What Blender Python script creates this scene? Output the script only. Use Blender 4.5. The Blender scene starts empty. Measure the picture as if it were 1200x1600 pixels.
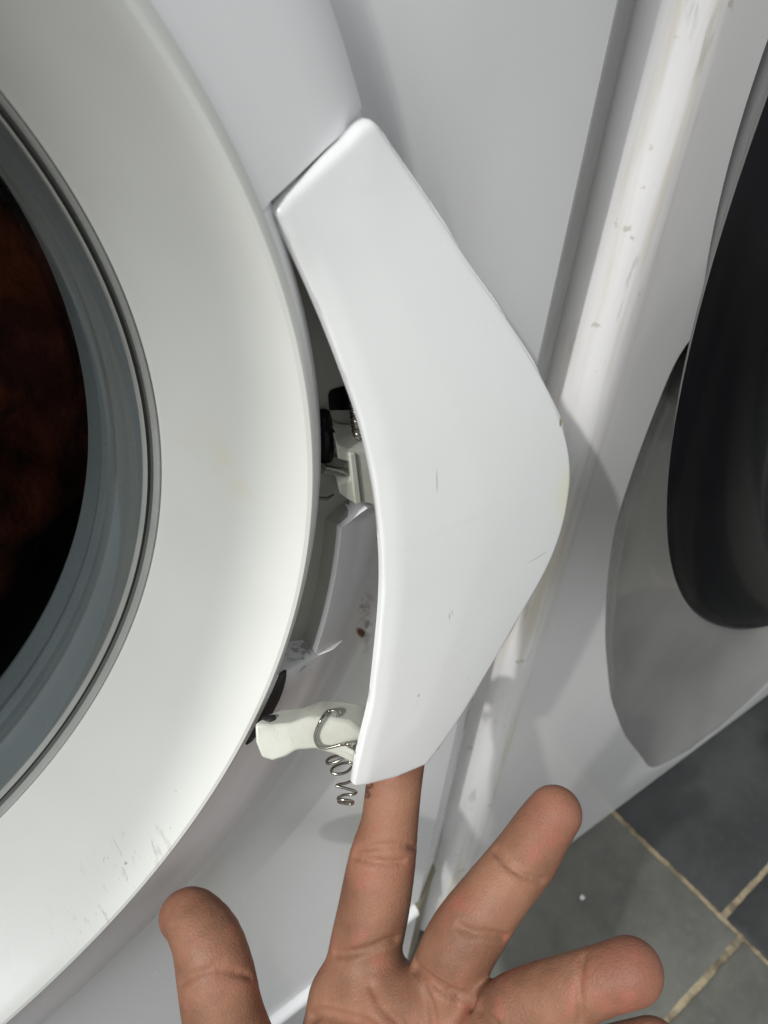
import bpy, bmesh, math, random
import numpy as np
from mathutils import Vector, Matrix

random.seed(4)
scene = bpy.context.scene
COL = scene.collection

# ------------------------------------------------------------------ camera
CAM = Vector((0.07988, -0.17033, 0.10901))
FWD = Vector((0.50880, 0.57924, -0.63686))
RGT = Vector((0.78770, -0.61172, 0.07294))
UPV = Vector((0.34733, 0.53877, 0.76752))
cd = bpy.data.cameras.new('camera')
cd.sensor_fit = 'HORIZONTAL'
cd.sensor_width = 36.0
cd.lens = 36.0 * 1238.25 / 1200.0
cd.clip_start = 0.005
cd.clip_end = 50
cd.dof.use_dof = True
cd.dof.focus_distance = 0.215
cd.dof.aperture_fstop = 30
cam = bpy.data.objects.new('camera', cd)
COL.objects.link(cam)
cam.matrix_world = Matrix(((RGT.x, UPV.x, -FWD.x, CAM.x), (RGT.y, UPV.y, -FWD.y, CAM.y),
                           (RGT.z, UPV.z, -FWD.z, CAM.z), (0, 0, 0, 1)))
scene.camera = cam

# ------------------------------------------------------------------ light
world = bpy.data.worlds.new('World')
scene.world = world
world.use_nodes = True
wn = world.node_tree
wn.nodes.clear()
wo = wn.nodes.new('ShaderNodeOutputWorld')
wb = wn.nodes.new('ShaderNodeBackground')
wb.inputs['Color'].default_value = (0.97, 1.0, 1.0, 1)
wb.inputs['Strength'].default_value = 0.52
wn.links.new(wb.outputs[0], wo.inputs[0])

def lamp(name, kind, loc, power, col, size=None, target=None, radius=None):
    ld = bpy.data.lights.new(name, kind)
    ld.energy = power
    ld.color = col
    if size:
        ld.shape = 'RECTANGLE'; ld.size = size[0]; ld.size_y = size[1]
    if radius is not None:
        ld.shadow_soft_size = radius
    o = bpy.data.objects.new(name, ld)
    COL.objects.link(o)
    o.location = loc
    if target is not None:
        o.rotation_euler = (Vector(target) - Vector(loc)).to_track_quat('-Z', 'Y').to_euler()
    return o

KEY_D = Vector((0.7071, 0.272, -0.653)).normalized()      # way the hard light travels
KEY_P = Vector((0.19, -0.05, 0.01)) - KEY_D * 1.3
key = lamp('key_lamp', 'SPOT', KEY_P, 43, (1.0, 0.985, 0.955), radius=0.012)
E1 = Vector((-0.359, 0.933, 0.0)); E2 = Vector((0.610, 0.235, 0.758))
# hard beam edge, made up to keep this light off the door funnel
HALF = math.radians(50)
cut = Vector((0.0, 0.0, 0.0)) + E1 * -0.0895 + E2 * 0.02
cut += KEY_D * (KEY_P + KEY_D * 1.3 - cut).dot(KEY_D)
edge_dir = (cut - KEY_P).normalized()
side = (E1 + E2 * 0.07).normalized()
side = (side - edge_dir * side.dot(edge_dir)).normalized()
axis = edge_dir * math.cos(HALF) - side * math.sin(HALF)
key.rotation_euler = axis.to_track_quat('-Z', 'Y').to_euler()
key.data.spot_size = 2 * HALF
key.data.spot_blend = 0.012
lamp('soft_fill', 'AREA', (-1.15, -0.58, 1.22), 20, (0.99, 1.0, 1.0), size=(0.5, 0.3), target=(0.15, 0, -0.05))  # soft fill added at upper left, mainly to brighten the door funnel

vs = scene.view_settings
vs.view_transform = 'Standard'
vs.look = 'None'
vs.exposure = 0.14
vs.gamma = 1.0
vs.use_curve_mapping = False
scene.render.engine = 'CYCLES'
scene.cycles.max_bounces = 7

# ------------------------------------------------------------------ materials
def srgb(r, g, b):
    f = lambda c: (c / 12.92 if c <= 0.04045 else ((c + 0.055) / 1.055) ** 2.4)
    return (f(r / 255), f(g / 255), f(b / 255), 1)

class NT:
    """small node helper"""
    def __init__(self, name):
        self.m = bpy.data.materials.new(name)
        self.m.use_nodes = True
        self.t = self.m.node_tree
        self.b = self.t.nodes['Principled BSDF']
        self.co = self.t.nodes.new('ShaderNodeTexCoord').outputs['Object']
    def n(self, kind, **kw):
        nd = self.t.nodes.new(kind)
        for k, v in kw.items():
            setattr(nd, k, v)
        return nd
    def l(self, a, b):
        self.t.links.new(a, b)
    def mapping(self, loc=(0, 0, 0), rot=(0, 0, 0), sc=(1, 1, 1)):
        m = self.n('ShaderNodeMapping')
        m.inputs['Location'].default_value = loc
        m.inputs['Rotation'].default_value = rot
        m.inputs['Scale'].default_value = sc
        self.l(self.co, m.inputs['Vector'])
        return m.outputs[0]
    def noise(self, scale, detail=3, rough=0.55, vec=None):
        nd = self.n('ShaderNodeTexNoise')
        nd.inputs['Scale'].default_value = scale
        nd.inputs['Detail'].default_value = detail
        nd.inputs['Roughness'].default_value = rough
        self.l(vec if vec is not None else self.co, nd.inputs['Vector'])
        return nd.outputs['Fac']
    def ramp(self, fac, stops):
        r = self.n('ShaderNodeValToRGB')
        e = r.color_ramp.elements
        while len(e) < len(stops):
            e.new(0.5)
        for i, (p, c) in enumerate(stops):
            e[i].position = p
            e[i].color = c if len(c) == 4 else (*c, 1)
        self.l(fac, r.inputs['Fac'])
        return r.outputs['Color']
    def sstep(self, v, a, b):
        m = self.n('ShaderNodeMapRange', interpolation_type='SMOOTHSTEP')
        m.inputs['From Min'].default_value = a
        m.inputs['From Max'].default_value = b
        self.l(v, m.inputs['Value'])
        return m.outputs[0]
    def math(self, op, a, b=None):
        m = self.n('ShaderNodeMath', operation=op)
        for i, v in enumerate((a, b)):
            if v is None:
                continue
            if isinstance(v, (int, float)):
                m.inputs[i].default_value = v
            else:
                self.l(v, m.inputs[i])
        return m.outputs[0]
    def mix(self, fac, a, b):
        m = self.n('ShaderNodeMix', data_type='RGBA')
        if isinstance(fac, (int, float)):
            m.inputs[0].default_value = fac
        else:
            self.l(fac, m.inputs[0])
        for s, v in ((6, a), (7, b)):
            if isinstance(v, tuple):
                m.inputs[s].default_value = v
            else:
                self.l(v, m.inputs[s])
        return m.outputs[2]
    def blob(self, centre, radii, hard=0.35):
        """1 inside an ellipsoid, 0 outside, soft edge"""
        mp = self.n('ShaderNodeMapping')
        mp.vector_type = 'TEXTURE'
        mp.inputs['Location'].default_value = centre
        mp.inputs['Scale'].default_value = radii
        self.l(self.co, mp.inputs['Vector'])
        ln = self.n('ShaderNodeVectorMath', operation='LENGTH')
        self.l(mp.outputs[0], ln.inputs[0])
        return self.sstep(ln.outputs['Value'], 1.0, hard)
    def color(self, c):
        if isinstance(c, tuple):
            self.b.inputs['Base Color'].default_value = c
        else:
            self.l(c, self.b.inputs['Base Color'])
    def rough(self, v):
        if isinstance(v, (int, float)):
            self.b.inputs['Roughness'].default_value = v
        else:
            self.l(v, self.b.inputs['Roughness'])
    def bump(self, h, strength, dist=0.001):
        bp = self.n('ShaderNodeBump')
        bp.inputs['Strength'].default_value = strength
        bp.inputs['Distance'].default_value = dist
        self.l(h, bp.inputs['Height'])
        self.l(bp.outputs[0], self.b.inputs['Normal'])

def plastic(name, col, rough=0.32, var=0.035, bump=0.03, scale=18, coat=0.0, spec=0.5):
    k = NT(name)
    a = tuple(max(0, c * (1 - var)) for c in col[:3]) + (1,)
    b = tuple(min(1, c * (1 + var)) for c in col[:3]) + (1,)
    nz = k.noise(scale, 5)
    k.color(k.mix(k.sstep(nz, 0.3, 0.7), a, b))
    k.rough(k.math('ADD', k.math('MULTIPLY', k.noise(scale * 5, 4), 0.18), rough - 0.09))
    k.b.inputs['Coat Weight'].default_value = coat
    k.b.inputs['Specular IOR Level'].default_value = spec
    if bump:
        k.bump(k.noise(900, 2), bump, 0.0004)
    return k

# enamel of the left machine's sheet metal
def m_enamel_left():
    k = NT('white_enamel')
    base = k.mix(k.sstep(k.noise(9, 5), 0.35, 0.7), (0.765, 0.77, 0.785, 1), (0.80, 0.80, 0.805, 1))
    # faint yellowed vertical run marks
    run = k.sstep(k.noise(30, 3, vec=k.mapping(sc=(1, 1, 0.08))), 0.56, 0.75)
    base = k.mix(k.math('MULTIPLY', run, 0.35), base, (0.70, 0.68, 0.55, 1))
    for c, r in (((0.2026, -0.0170, -0.1050), (0.0016, 0.02, 0.0026)), ((0.2000, -0.0170, -0.086), (0.0006, 0.02, 0.0014))):
        base = k.mix(k.blob(c, r, 0.55), base, (0.13, 0.045, 0.012, 1))
    smear = k.math('MULTIPLY', k.blob((0.2045, -0.0255, -0.096), (0.004, 0.02, 0.03), 0.1),
                   k.sstep(k.noise(260, 4), 0.42, 0.66))
    base = k.mix(k.math('MULTIPLY', smear, 0.7), base, (0.2, 0.19, 0.18, 1))
    # dirt and rust in the joint beside the neighbour
    for c, r, q in (((0.2925, -0.012, -0.2405), (0.0045, 0.02, 0.008), 1.0), ((0.2935, -0.011, -0.251), (0.003, 0.02, 0.006), 1.0)):
        base = k.mix(k.math('MULTIPLY', k.blob(c, r, 0.3), k.math('MULTIPLY', k.sstep(k.noise(350, 3), 0.25, 0.45), q)),
                     base, (0.16, 0.115, 0.03, 1))
    base = k.mix(k.math('MULTIPLY', k.blob((0.2955, -0.0095, -0.37), (0.005, 0.03, 0.075), 0.5),
                        k.sstep(k.noise(90, 4, vec=k.mapping(sc=(1, 1, 0.3))), 0.42, 0.6)), base, (0.10, 0.06, 0.025, 1))
    k.color(base)
    k.rough(k.math('ADD', k.math('MULTIPLY', k.noise(60, 4), 0.16), 0.16))
    k.bump(k.noise(700, 2), 0.03, 0.0004)
    return k.m

# moulded ring of the left door: aged white plastic with scuffs low on its funnel
def m_door_ring():
    k = NT('aged_white_plastic')
    base = k.mix(k.sstep(k.noise(12, 5), 0.3, 0.7), (0.605, 0.613, 0.583, 1), (0.65, 0.658, 0.628, 1))
    yel = k.math('MULTIPLY', k.blob((0.146, -0.035, -0.003), (0.03, 0.02, 0.016), 0.1), k.sstep(k.noise(70, 4), 0.45, 0.7))
    base = k.mix(k.math('MULTIPLY', yel, 0.45), base, (0.62, 0.57, 0.42, 1))
    # scuffs: fine scratches low down near the crest
    area = k.blob((0.100, -0.050, -0.124), (0.036, 0.014, 0.034), 0.1)
    sc = k.noise(105, 5, 0.7, vec=k.mapping(rot=(0, math.radians(-18), 0), sc=(5.0, 1.0, 0.55)))
    sc = k.math('MULTIPLY', k.sstep(sc, 0.57, 0.66), area)
    base = k.mix(k.math('MULTIPLY', sc, 0.6), base, (0.24, 0.21, 0.165, 1))
    sp = k.math('MULTIPLY', k.sstep(k.noise(420, 3, vec=k.mapping(sc=(1.5, 1, 0.7))), 0.69, 0.72), k.blob((0.108, -0.048, -0.116), (0.040, 0.016, 0.036), 0.1))
    base = k.mix(k.math('MULTIPLY', sp, 0.6), base, (0.16, 0.14, 0.115, 1))
    k.color(base)
    k.rough(k.math('ADD', k.math('MULTIPLY', k.noise(80, 4), 0.16), 0.30))
    k.bump(k.noise(1500, 2), 0.06, 0.0003)
    return k.m

def m_band():
    k = NT('cool_white_plastic')
    base = k.mix(k.sstep(k.noise(12, 5), 0.3, 0.7), (0.765, 0.76, 0.78, 1), (0.805, 0.80, 0.815, 1))
    # rubbed black marks beside the cavity end
    rub = k.math('MULTIPLY', k.blob((0.164, -0.049, -0.066), (0.011, 0.02, 0.011), 0.2), k.sstep(k.noise(300, 4), 0.56, 0.64))
    base = k.mix(k.math('MULTIPLY', rub, 0.55), base, (0.08, 0.075, 0.065, 1))
    k.color(base)
    k.rough(k.math('ADD', k.math('MULTIPLY', k.noise(80, 4), 0.16), 0.26))
    k.bump(k.noise(1500, 2), 0.04, 0.0003)
    return k.m

def m_handle():
    k = NT('glossy_white_plastic')
    base = k.mix(k.sstep(k.noise(14, 5), 0.3, 0.7), (0.645, 0.655, 0.655, 1), (0.68, 0.688, 0.688, 1))
    # yellowed patch near the widest point, a chip and a few thin scratches
    yb = k.math('MULTIPLY', k.blob((0.2345, -0.070, -0.0245), (0.0065, 0.02, 0.0135), 0.2), 0.42)
    base = k.mix(yb, base, (0.66, 0.66, 0.44, 1))
    ch = k.blob((0.2308, -0.0655, -0.0022), (0.0011, 0.02, 0.0014), 0.6)
    base = k.mix(ch, base, (0.34, 0.27, 0.15, 1))
    for c, r in (((0.1868, -0.066, -0.0030), (0.00028, 0.02, 0.0042)), ((0.1903, -0.0735, -0.0440), (0.00030, 0.02, 0.0016)),
                 ((0.1912, -0.0735, -0.0432), (0.00022, 0.02, 0.0012)), ((0.1791, -0.078, -0.0649), (0.0006, 0.02, 0.0007)),
                 ((0.1975, -0.080, -0.0700), (0.0003, 0.02, 0.0004)), ((0.224, -0.072, -0.041), (0.006, 0.02, 0.00025))):
        base = k.mix(k.math('MULTIPLY', k.blob(c, r, 0.4), 0.65), base, (0.33, 0.33, 0.31, 1))
    st = k.noise(38, 5, 0.6, vec=k.mapping(rot=(0, math.radians(28), 0), sc=(0.35, 1, 2.6)))
    base = k.mix(k.math('MULTIPLY', k.sstep(st, 0.55, 0.72), 0.10), base, (0.55, 0.55, 0.50, 1))
    hair = k.noise(60, 6, 0.75, vec=k.mapping(rot=(0, math.radians(-50), 0), sc=(0.25, 1, 7.0)))
    base = k.mix(k.math('MULTIPLY', k.sstep(hair, 0.66, 0.72), 0.05), base, (0.40, 0.40, 0.38, 1))
    k.color(base)
    k.rough(k.math('ADD', k.math('MULTIPLY', k.noise(24, 5, 0.65), 0.26), 0.12))
    k.b.inputs['Coat Weight'].default_value = 0.25
    k.b.inputs['Coat Roughness'].default_value = 0.12
    k.bump(k.noise(30, 2), 0.03, 0.0008)
    return k.m

def m_enamel_right():
    k = NT('stained_white_enamel')
    base = k.mix(k.sstep(k.noise(10, 5), 0.35, 0.7), (0.745, 0.74, 0.745, 1), (0.785, 0.78, 0.785, 1))
    # yellow-brown runs down the rounded left edge (object x is measured from that edge)
    sx = k.n('ShaderNodeSeparateXYZ'); k.l(k.co, sx.inputs[0])
    edge = k.math('MULTIPLY', k.sstep(sx.outputs[0], 0.000, 0.006), k.sstep(sx.outputs[0], 0.030, 0.018))
    run = k.sstep(k.noise(150, 4, vec=k.mapping(sc=(1, 0.2, 0.045))), 0.44, 0.68)
    base = k.mix(k.math('MULTIPLY', k.math('MULTIPLY', edge, run), 0.55), base, (0.52, 0.45, 0.31, 1))
    gr = k.math('MULTIPLY', edge, k.sstep(k.noise(260, 4, vec=k.mapping(sc=(1, 0.2, 0.16))), 0.60, 0.72))
    base = k.mix(k.math('MULTIPLY', gr, 0.35), base, (0.3, 0.29, 0.27, 1))
    sp = k.math('MULTIPLY', k.sstep(k.noise(110, 3), 0.66, 0.72), edge)
    base = k.mix(k.math('MULTIPLY', sp, 0.5), base, (0.33, 0.3, 0.2, 1))
    k.color(base)
    k.rough(k.math('ADD', k.math('MULTIPLY', k.noise(50, 4), 0.10), 0.14))
    k.bump(k.noise(28, 2), 0.06, 0.002)
    return k.m

def m_dark_glass(name, col, rough=0.06):
    k = NT(name)
    k.color(k.mix(k.sstep(k.noise(14, 3), 0.35, 0.65), col, tuple(c * 1.8 for c in col[:3]) + (1,)))
    k.rough(rough)
    k.b.inputs['Specular IOR Level'].default_value = 0.6
    return k.m

def m_clear_glass():
    m = bpy.data.materials.new('door_glass')
    m.use_nodes = True
    t = m.node_tree
    t.nodes.clear()
    out = t.nodes.new('ShaderNodeOutputMaterial')
    mix = t.nodes.new('ShaderNodeMixShader')
    tr = t.nodes.new('ShaderNodeBsdfTransparent')
    gl = t.nodes.new('ShaderNodeBsdfGlossy')
    ge = t.nodes.new('ShaderNodeNewGeometry')
    dt = t.nodes.new('ShaderNodeVectorMath'); dt.operation = 'DOT_PRODUCT'
    ab = t.nodes.new('ShaderNodeMath'); ab.operation = 'ABSOLUTE'
    om = t.nodes.new('ShaderNodeMath'); om.operation = 'SUBTRACT'; om.inputs[0].default_value = 1.0
    pw = t.nodes.new('ShaderNodeMath'); pw.operation = 'POWER'; pw.inputs[1].default_value = 5.0
    fr = t.nodes.new('ShaderNodeMath'); fr.operation = 'MULTIPLY_ADD'; fr.inputs[1].default_value = 0.92; fr.inputs[2].default_value = 0.07
    t.links.new(ge.outputs['Incoming'], dt.inputs[0]); t.links.new(ge.outputs['Normal'], dt.inputs[1])
    t.links.new(dt.outputs['Value'], ab.inputs[0]); t.links.new(ab.outputs[0], om.inputs[1])
    t.links.new(om.outputs[0], pw.inputs[0]); t.links.new(pw.outputs[0], fr.inputs[0])
    tr.inputs['Color'].default_value = (0.72, 0.76, 0.78, 1)
    gl.inputs['Roughness'].default_value = 0.04
    t.links.new(fr.outputs[0], mix.inputs[0])
    t.links.new(tr.outputs[0], mix.inputs[1])
    t.links.new(gl.outputs[0], mix.inputs[2])
    t.links.new(mix.outputs[0], out.inputs[0])
    return m

def m_skin():
    k = NT('skin')
    big = k.noise(40, 5)
    base = k.mix(k.sstep(big, 0.35, 0.68), (0.165, 0.078, 0.046, 1), (0.275, 0.138, 0.084, 1))
    red = k.sstep(k.noise(95, 3), 0.52, 0.72)
    base = k.mix(k.math('MULTIPLY', red, 0.7), base, (0.30, 0.105, 0.072, 1))
    for c in RED_SPOTS:
        base = k.mix(k.math('MULTIPLY', k.blob(c[:3], (c[3] * 1.25,) * 3, 0.1), 0.5), base, (0.30, 0.098, 0.074, 1))
    mott = k.sstep(k.noise(420, 4), 0.35, 0.7)
    base = k.mix(k.math('MULTIPLY', mott, 0.30), base, (0.25, 0.105, 0.06, 1))
    k.color(base)
    k.rough(k.math('ADD', k.math('MULTIPLY', k.noise(220, 3), 0.2), 0.50))
    k.b.inputs['Subsurface Weight'].default_value = 0.22
    k.b.inputs['Subsurface Radius'].default_value = (1.0, 0.35, 0.2)
    k.b.inputs['Subsurface Scale'].default_value = 0.0025
    k.b.inputs['Specular IOR Level'].default_value = 0.36
    w = k.noise(900, 3, 0.6)
    v = k.n('ShaderNodeTexVoronoi', feature='DISTANCE_TO_EDGE')
    v.inputs['Scale'].default_value = 850
    k.l(k.co, v.inputs['Vector'])
    h = k.math('ADD', k.math('MULTIPLY', w, 0.8), k.math('MULTIPLY', k.sstep(v.outputs[0], 0.0, 0.25), 0.35))
    h = k.math('ADD', h, k.math('MULTIPLY', k.noise(240, 3), 1.0))
    k.bump(h, 0.36, 0.0004)
    return k.m

def m_tile(name, a, b, rough):
    k = NT(name)
    n1 = k.noise(16, 6, 0.6)
    n2 = k.noise(120, 5, 0.65)
    base = k.mix(k.sstep(n1, 0.3, 0.72), a, b)
    base = k.mix(k.math('MULTIPLY', k.sstep(n2, 0.5, 0.75), 0.25), base, tuple(min(1, c * 1.5) for c in b[:3]) + (1,))
    k.color(base)
    k.rough(k.math('ADD', k.math('MULTIPLY', n2, 0.22), rough))
    k.bump(k.math('ADD', n1, k.math('MULTIPLY', n2, 0.4)), 0.25, 0.0015)
    return k.m

def m_grout():
    k = NT('yellowed_grout')
    k.color(k.mix(k.sstep(k.noise(60, 5, 0.65), 0.3, 0.7), srgb(104, 96, 80), srgb(176, 162, 134)))
    k.rough(0.9)
    k.bump(k.noise(260, 5, 0.7), 0.35, 0.001)
    return k.m

def m_metal(name, col, rough):
    k = NT(name)
    k.color(k.mix(k.sstep(k.noise(300, 3), 0.35, 0.65), tuple(c * 0.7 for c in col[:3]) + (1,), col))
    k.b.inputs['Metallic'].default_value = 1.0
    k.rough(rough)
    return k.m

def m_arm():
    k = NT('grimy_cream_plastic')
    base = k.mix(k.sstep(k.noise(70, 4), 0.35, 0.7), (0.46, 0.465, 0.405, 1), (0.55, 0.555, 0.50, 1))
    gr = k.sstep(k.noise(260, 5, 0.7, vec=k.mapping(rot=(0.5, 0.4, 0.2), sc=(3.0, 1, 0.5))), 0.60, 0.70)
    base = k.mix(k.math('MULTIPLY', gr, 0.30), base, (0.20, 0.195, 0.15, 1))
    gm = k.sstep(k.noise(45, 3), 0.55, 0.75)
    base = k.mix(k.math('MULTIPLY', gm, 0.4), base, (0.36, 0.35, 0.27, 1))
    k.color(base)
    k.rough(0.3)
    k.bump(k.noise(160, 3), 0.10, 0.0005)
    return k.m

RED_SPOTS = [(0.2087, -0.113, -0.1065, 0.012), (0.1897, -0.155, -0.1018, 0.013), (0.1673, -0.0855, -0.1318, 0.013),
             (0.145, -0.118, -0.160, 0.014), (0.112, -0.083, -0.136, 0.010), (0.1838, -0.118, -0.1186, 0.008)]

M_PANEL = m_enamel_left()
M_RING = m_door_ring()
M_BAND = m_band()
M_HANDLE = m_handle()
M_RIGHT = m_enamel_right()
M_GLASS = m_clear_glass()
M_SKIN = m_skin()
M_DISH = plastic('glossy_dish_grey', (0.34, 0.335, 0.325), 0.20, 0.05, 0.0, 12, coat=0.5).m  # dish faces, greyer than the panel round them
M_GREY = plastic('grey_gasket_rubber', (0.20, 0.215, 0.21), 0.28, 0.12, 0.0, 10, coat=0.3).m
M_RIM = plastic('dark_grey_rim', (0.10, 0.105, 0.10), 0.3, 0.1, 0.0, 30).m
M_RIMLIGHT = plastic('pale_rim_bead', (0.33, 0.335, 0.315), 0.25, 0.1, 0.0, 40, coat=0.3).m
M_CAV = plastic('olive_grey_plastic', (0.31, 0.31, 0.275), 0.42, 0.08, 0.04, 40).m
M_BLACK = plastic('black_plastic', (0.004, 0.004, 0.005), 0.2, 0.1, 0.0, 30, coat=0.0, spec=0.13).m
M_CLIP = plastic('grey_clip_plastic', (0.09, 0.09, 0.085), 0.25, 0.1, 0.0, 30).m
M_RUBBER_AND_HOLE_DARK = plastic('black_rubber_and_hole_dark', (0.01, 0.01, 0.011), 0.6, 0.1, 0.0, 30).m  # black rubber, also used for the painted dark inside slot and hole
M_ARM = m_arm()
M_SPRING = m_metal('spring_steel', (0.42, 0.40, 0.35, 1), 0.22)
M_CHROME = m_metal('chrome', (0.55, 0.54, 0.52, 1), 0.12)
M_STEEL = plastic('drum_steel_darkened', (0.012, 0.011, 0.011), 0.45, 0.2, 0.0, 20).m  # steel coloured near black for the shade inside the drum
M_TILE_G = m_tile('grey_tile', srgb(90, 90, 85), srgb(114, 114, 108), 0.38)
M_TILE_B = m_tile('charcoal_tile', srgb(48, 50, 51), srgb(66, 68, 69), 0.42)
M_GROUT = m_grout()
M_KICKSIDE = plastic('brown_shade_plastic', (0.21, 0.185, 0.13), 0.5, 0.2, 0.1, 60).m  # brown stands for the shade on the kick plate's end
M_CRUMB = plastic('white_chip', (0.8, 0.8, 0.8), 0.3).m

def m_cloth():
    k = NT('dark_red_cloth')
    k.color(k.mix(k.sstep(k.noise(25, 4), 0.35, 0.65), (0.05, 0.006, 0.004, 1), (0.30, 0.062, 0.018, 1)))
    k.rough(0.9)
    k.bump(k.noise(60, 4), 0.5, 0.01)
    return k.m
M_CLOTH = m_cloth()

# ------------------------------------------------------------------ mesh helpers
def mesh_obj(name, verts, faces, mat, parent=None, smooth=True, angle=35):
    me = bpy.data.meshes.new(name)
    me.from_pydata([tuple(v) for v in verts], [], faces)
    me.validate()
    bm = bmesh.new(); bm.from_mesh(me)
    bmesh.ops.recalc_face_normals(bm, faces=bm.faces)
    bm.to_mesh(me); bm.free()
    me.materials.append(mat)
    if smooth:
        for p in me.polygons:
            p.use_smooth = True
        if angle < 180:
            try:
                me.set_sharp_from_angle(angle=math.radians(angle))
            except Exception:
                pass
    o = bpy.data.objects.new(name, me)
    COL.objects.link(o)
    if parent is not None:
        o.parent = parent
    return o

def empty(name, loc):
    o = bpy.data.objects.new(name, None)
    o.empty_display_size = 0.05
    o.location = loc
    COL.objects.link(o)
    return o

def child(o, parent):
    """parent keeping world coordinates (meshes are written in world coordinates)"""
    o.parent = parent
    o.matrix_parent_inverse = Matrix.Translation(parent.location).inverted() if parent.type == 'EMPTY' else Matrix.Identity(4)
    return o

def tag(o, label, cat=None, group=None, kind=None):
    o['label'] = label
    if cat: o['category'] = cat
    if group: o['group'] = group
    if kind: o['kind'] = kind

def lathe(name, profile, mat, parent=None, cx=0.0, cz=0.0, seg=180, a0=0, a1=360, angle=35, thick_cap=False):
    """profile: list of (radius, y) turned round an axis parallel to y"""
    full = abs(a1 - a0) >= 360
    n = seg if full else seg + 1
    V, Fc = [], []
    for i in range(n):
        a = math.radians(a0 + (a1 - a0) * i / seg)
        for r, y in profile:
            V.append((cx + r * math.cos(a), y, cz + r * math.sin(a)))
    m = len(profile)
    for i in range(seg):
        j = (i + 1) % n
        for k in range(m - 1):
            Fc.append((i * m + k, i * m + k + 1, j * m + k + 1, j * m + k))
    return mesh_obj(name, V, Fc, mat, parent, angle=angle)

def tube(name, pts, r, mat, parent=None, seg=10):
    V, Fc = [], []
    pts = [Vector(p) for p in pts]
    up = Vector((0.3, 0.2, 0.9))
    for i, p in enumerate(pts):
        d = (pts[min(i + 1, len(pts) - 1)] - pts[max(i - 1, 0)]).normalized()
        u = (up - d * up.dot(d)).normalized()
        up = u
        w = d.cross(u)
        rr = r[i] if hasattr(r, '__len__') else r
        for k in range(seg):
            a = 2 * math.pi * k / seg
            V.append(p + (u * math.cos(a) + w * math.sin(a)) * rr)
    for i in range(len(pts) - 1):
        for k in range(seg):
            Fc.append((i * seg + k, i * seg + (k + 1) % seg, (i + 1) * seg + (k + 1) % seg, (i + 1) * seg + k))
    Fc.append(tuple(range(seg)))
    Fc.append(tuple(range((len(pts) - 1) * seg, len(pts) * seg)))
    return mesh_obj(name, V, Fc, mat, parent, angle=60)

def smooth_path(pts, n=6):
    pts = [Vector(p) for p in pts]
    out = []
    for i in range(len(pts) - 1):
        p0, p1, p2, p3 = pts[max(i - 1, 0)], pts[i], pts[i + 1], pts[min(i + 2, len(pts) - 1)]
        for k in range(n):
            t = k / n
            out.append(0.5 * ((2 * p1) + (p2 - p0) * t + (2 * p0 - 5 * p1 + 4 * p2 - p3) * t * t + (3 * p1 - p0 - 3 * p2 + p3) * t ** 3))
    out.append(pts[-1])
    return out

def bevelled(o, width, seg=3):
    md = o.modifiers.new('bevel', 'BEVEL')
    md.width = width
    md.segments = seg
    md.limit_method = 'ANGLE'
    md.angle_limit = math.radians(30)
    return o

def box(name, lo, hi, mat, parent=None, bev=0.0):
    x0, y0, z0 = lo; x1, y1, z1 = hi
    V = [(x0, y0, z0), (x1, y0, z0), (x1, y1, z0), (x0, y1, z0), (x0, y0, z1), (x1, y0, z1), (x1, y1, z1), (x0, y1, z1)]
    Fc = [(0, 1, 2, 3), (4, 5, 6, 7), (0, 1, 5, 4), (1, 2, 6, 5), (2, 3, 7, 6), (3, 0, 4, 7)]
    o = mesh_obj(name, V, Fc, mat, parent, smooth=bool(bev), angle=30)
    if bev:
        bevelled(o, bev)
    return o

# ------------------------------------------------------------------ floor
FZ = -0.5365
floor = box('floor', (-0.9, -1.5, FZ - 0.02), (1.75, 0.9, FZ), M_GROUT)
tag(floor, 'floor of grey and charcoal tiles with yellowed grout', kind='structure')
TS = 0.303
G = 0.0028
def ragged_tile(x0, y0, x1, y1, mat, seed):
    """a thin slab whose edges wander a little, the way hand-cut slate does"""
    rnd = random.Random(seed)
    pts = []
    def side(ax, ay, bx, by, nx, ny):
        n = 40
        ph = [rnd.uniform(0, 6.28) for _ in range(4)]
        for i in range(n):
            t = i / n
            e = 0.0005 * math.sin(5 * t + ph[0]) + 0.0003 * math.sin(23 * t + ph[1]) + 0.0002 * math.sin(57 * t + ph[2]) + 0.0003 * math.sin(131 * t + ph[3])
            pts.append((ax + (bx - ax) * t + nx * e, ay + (by - ay) * t + ny * e))
    side(x0, y0, x1, y0, 0, 1); side(x1, y0, x1, y1, 1, 0); side(x1, y1, x0, y1, 0, 1); side(x0, y1, x0, y0, 1, 0)
    cxm, cym = (x0 + x1) / 2, (y0 + y1) / 2
    n = len(pts)
    zt = FZ + 0.0024 + rnd.uniform(-0.0003, 0.0003)
    V = [(x, y, FZ - 0.004) for x, y in pts] + [(x, y, zt - 0.0008) for x, y in pts]
    V += [(x + 0.0016 * (1 if cxm > x else -1), y + 0.0016 * (1 if cym > y else -1), zt) for x, y in pts]
    Fc = []
    for k in (0, 1):
        for i in range(n):
            j = (i + 1) % n
            Fc.append((k * n + i, k * n + j, (k + 1) * n + j, (k + 1) * n + i))
    Fc.append(tuple(range(2 * n, 3 * n)))
    return mesh_obj('tile', V, Fc, mat, floor, angle=50)
sd = 0
for ci in range(-3, 4):
    x0 = 0.5115 + ci * (TS + 0.004)
    off = -0.1418 if ci >= 0 else -0.1605
    mat = M_TILE_B if ci % 2 == 0 else M_TILE_G
    for ri in range(-3, 3):
        sd += 1
        ya = off + ri * (TS + 0.004)
        ragged_tile(x0 + G * 0.5, ya + G * 0.5, x0 + TS, ya + TS, mat, sd)

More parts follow.
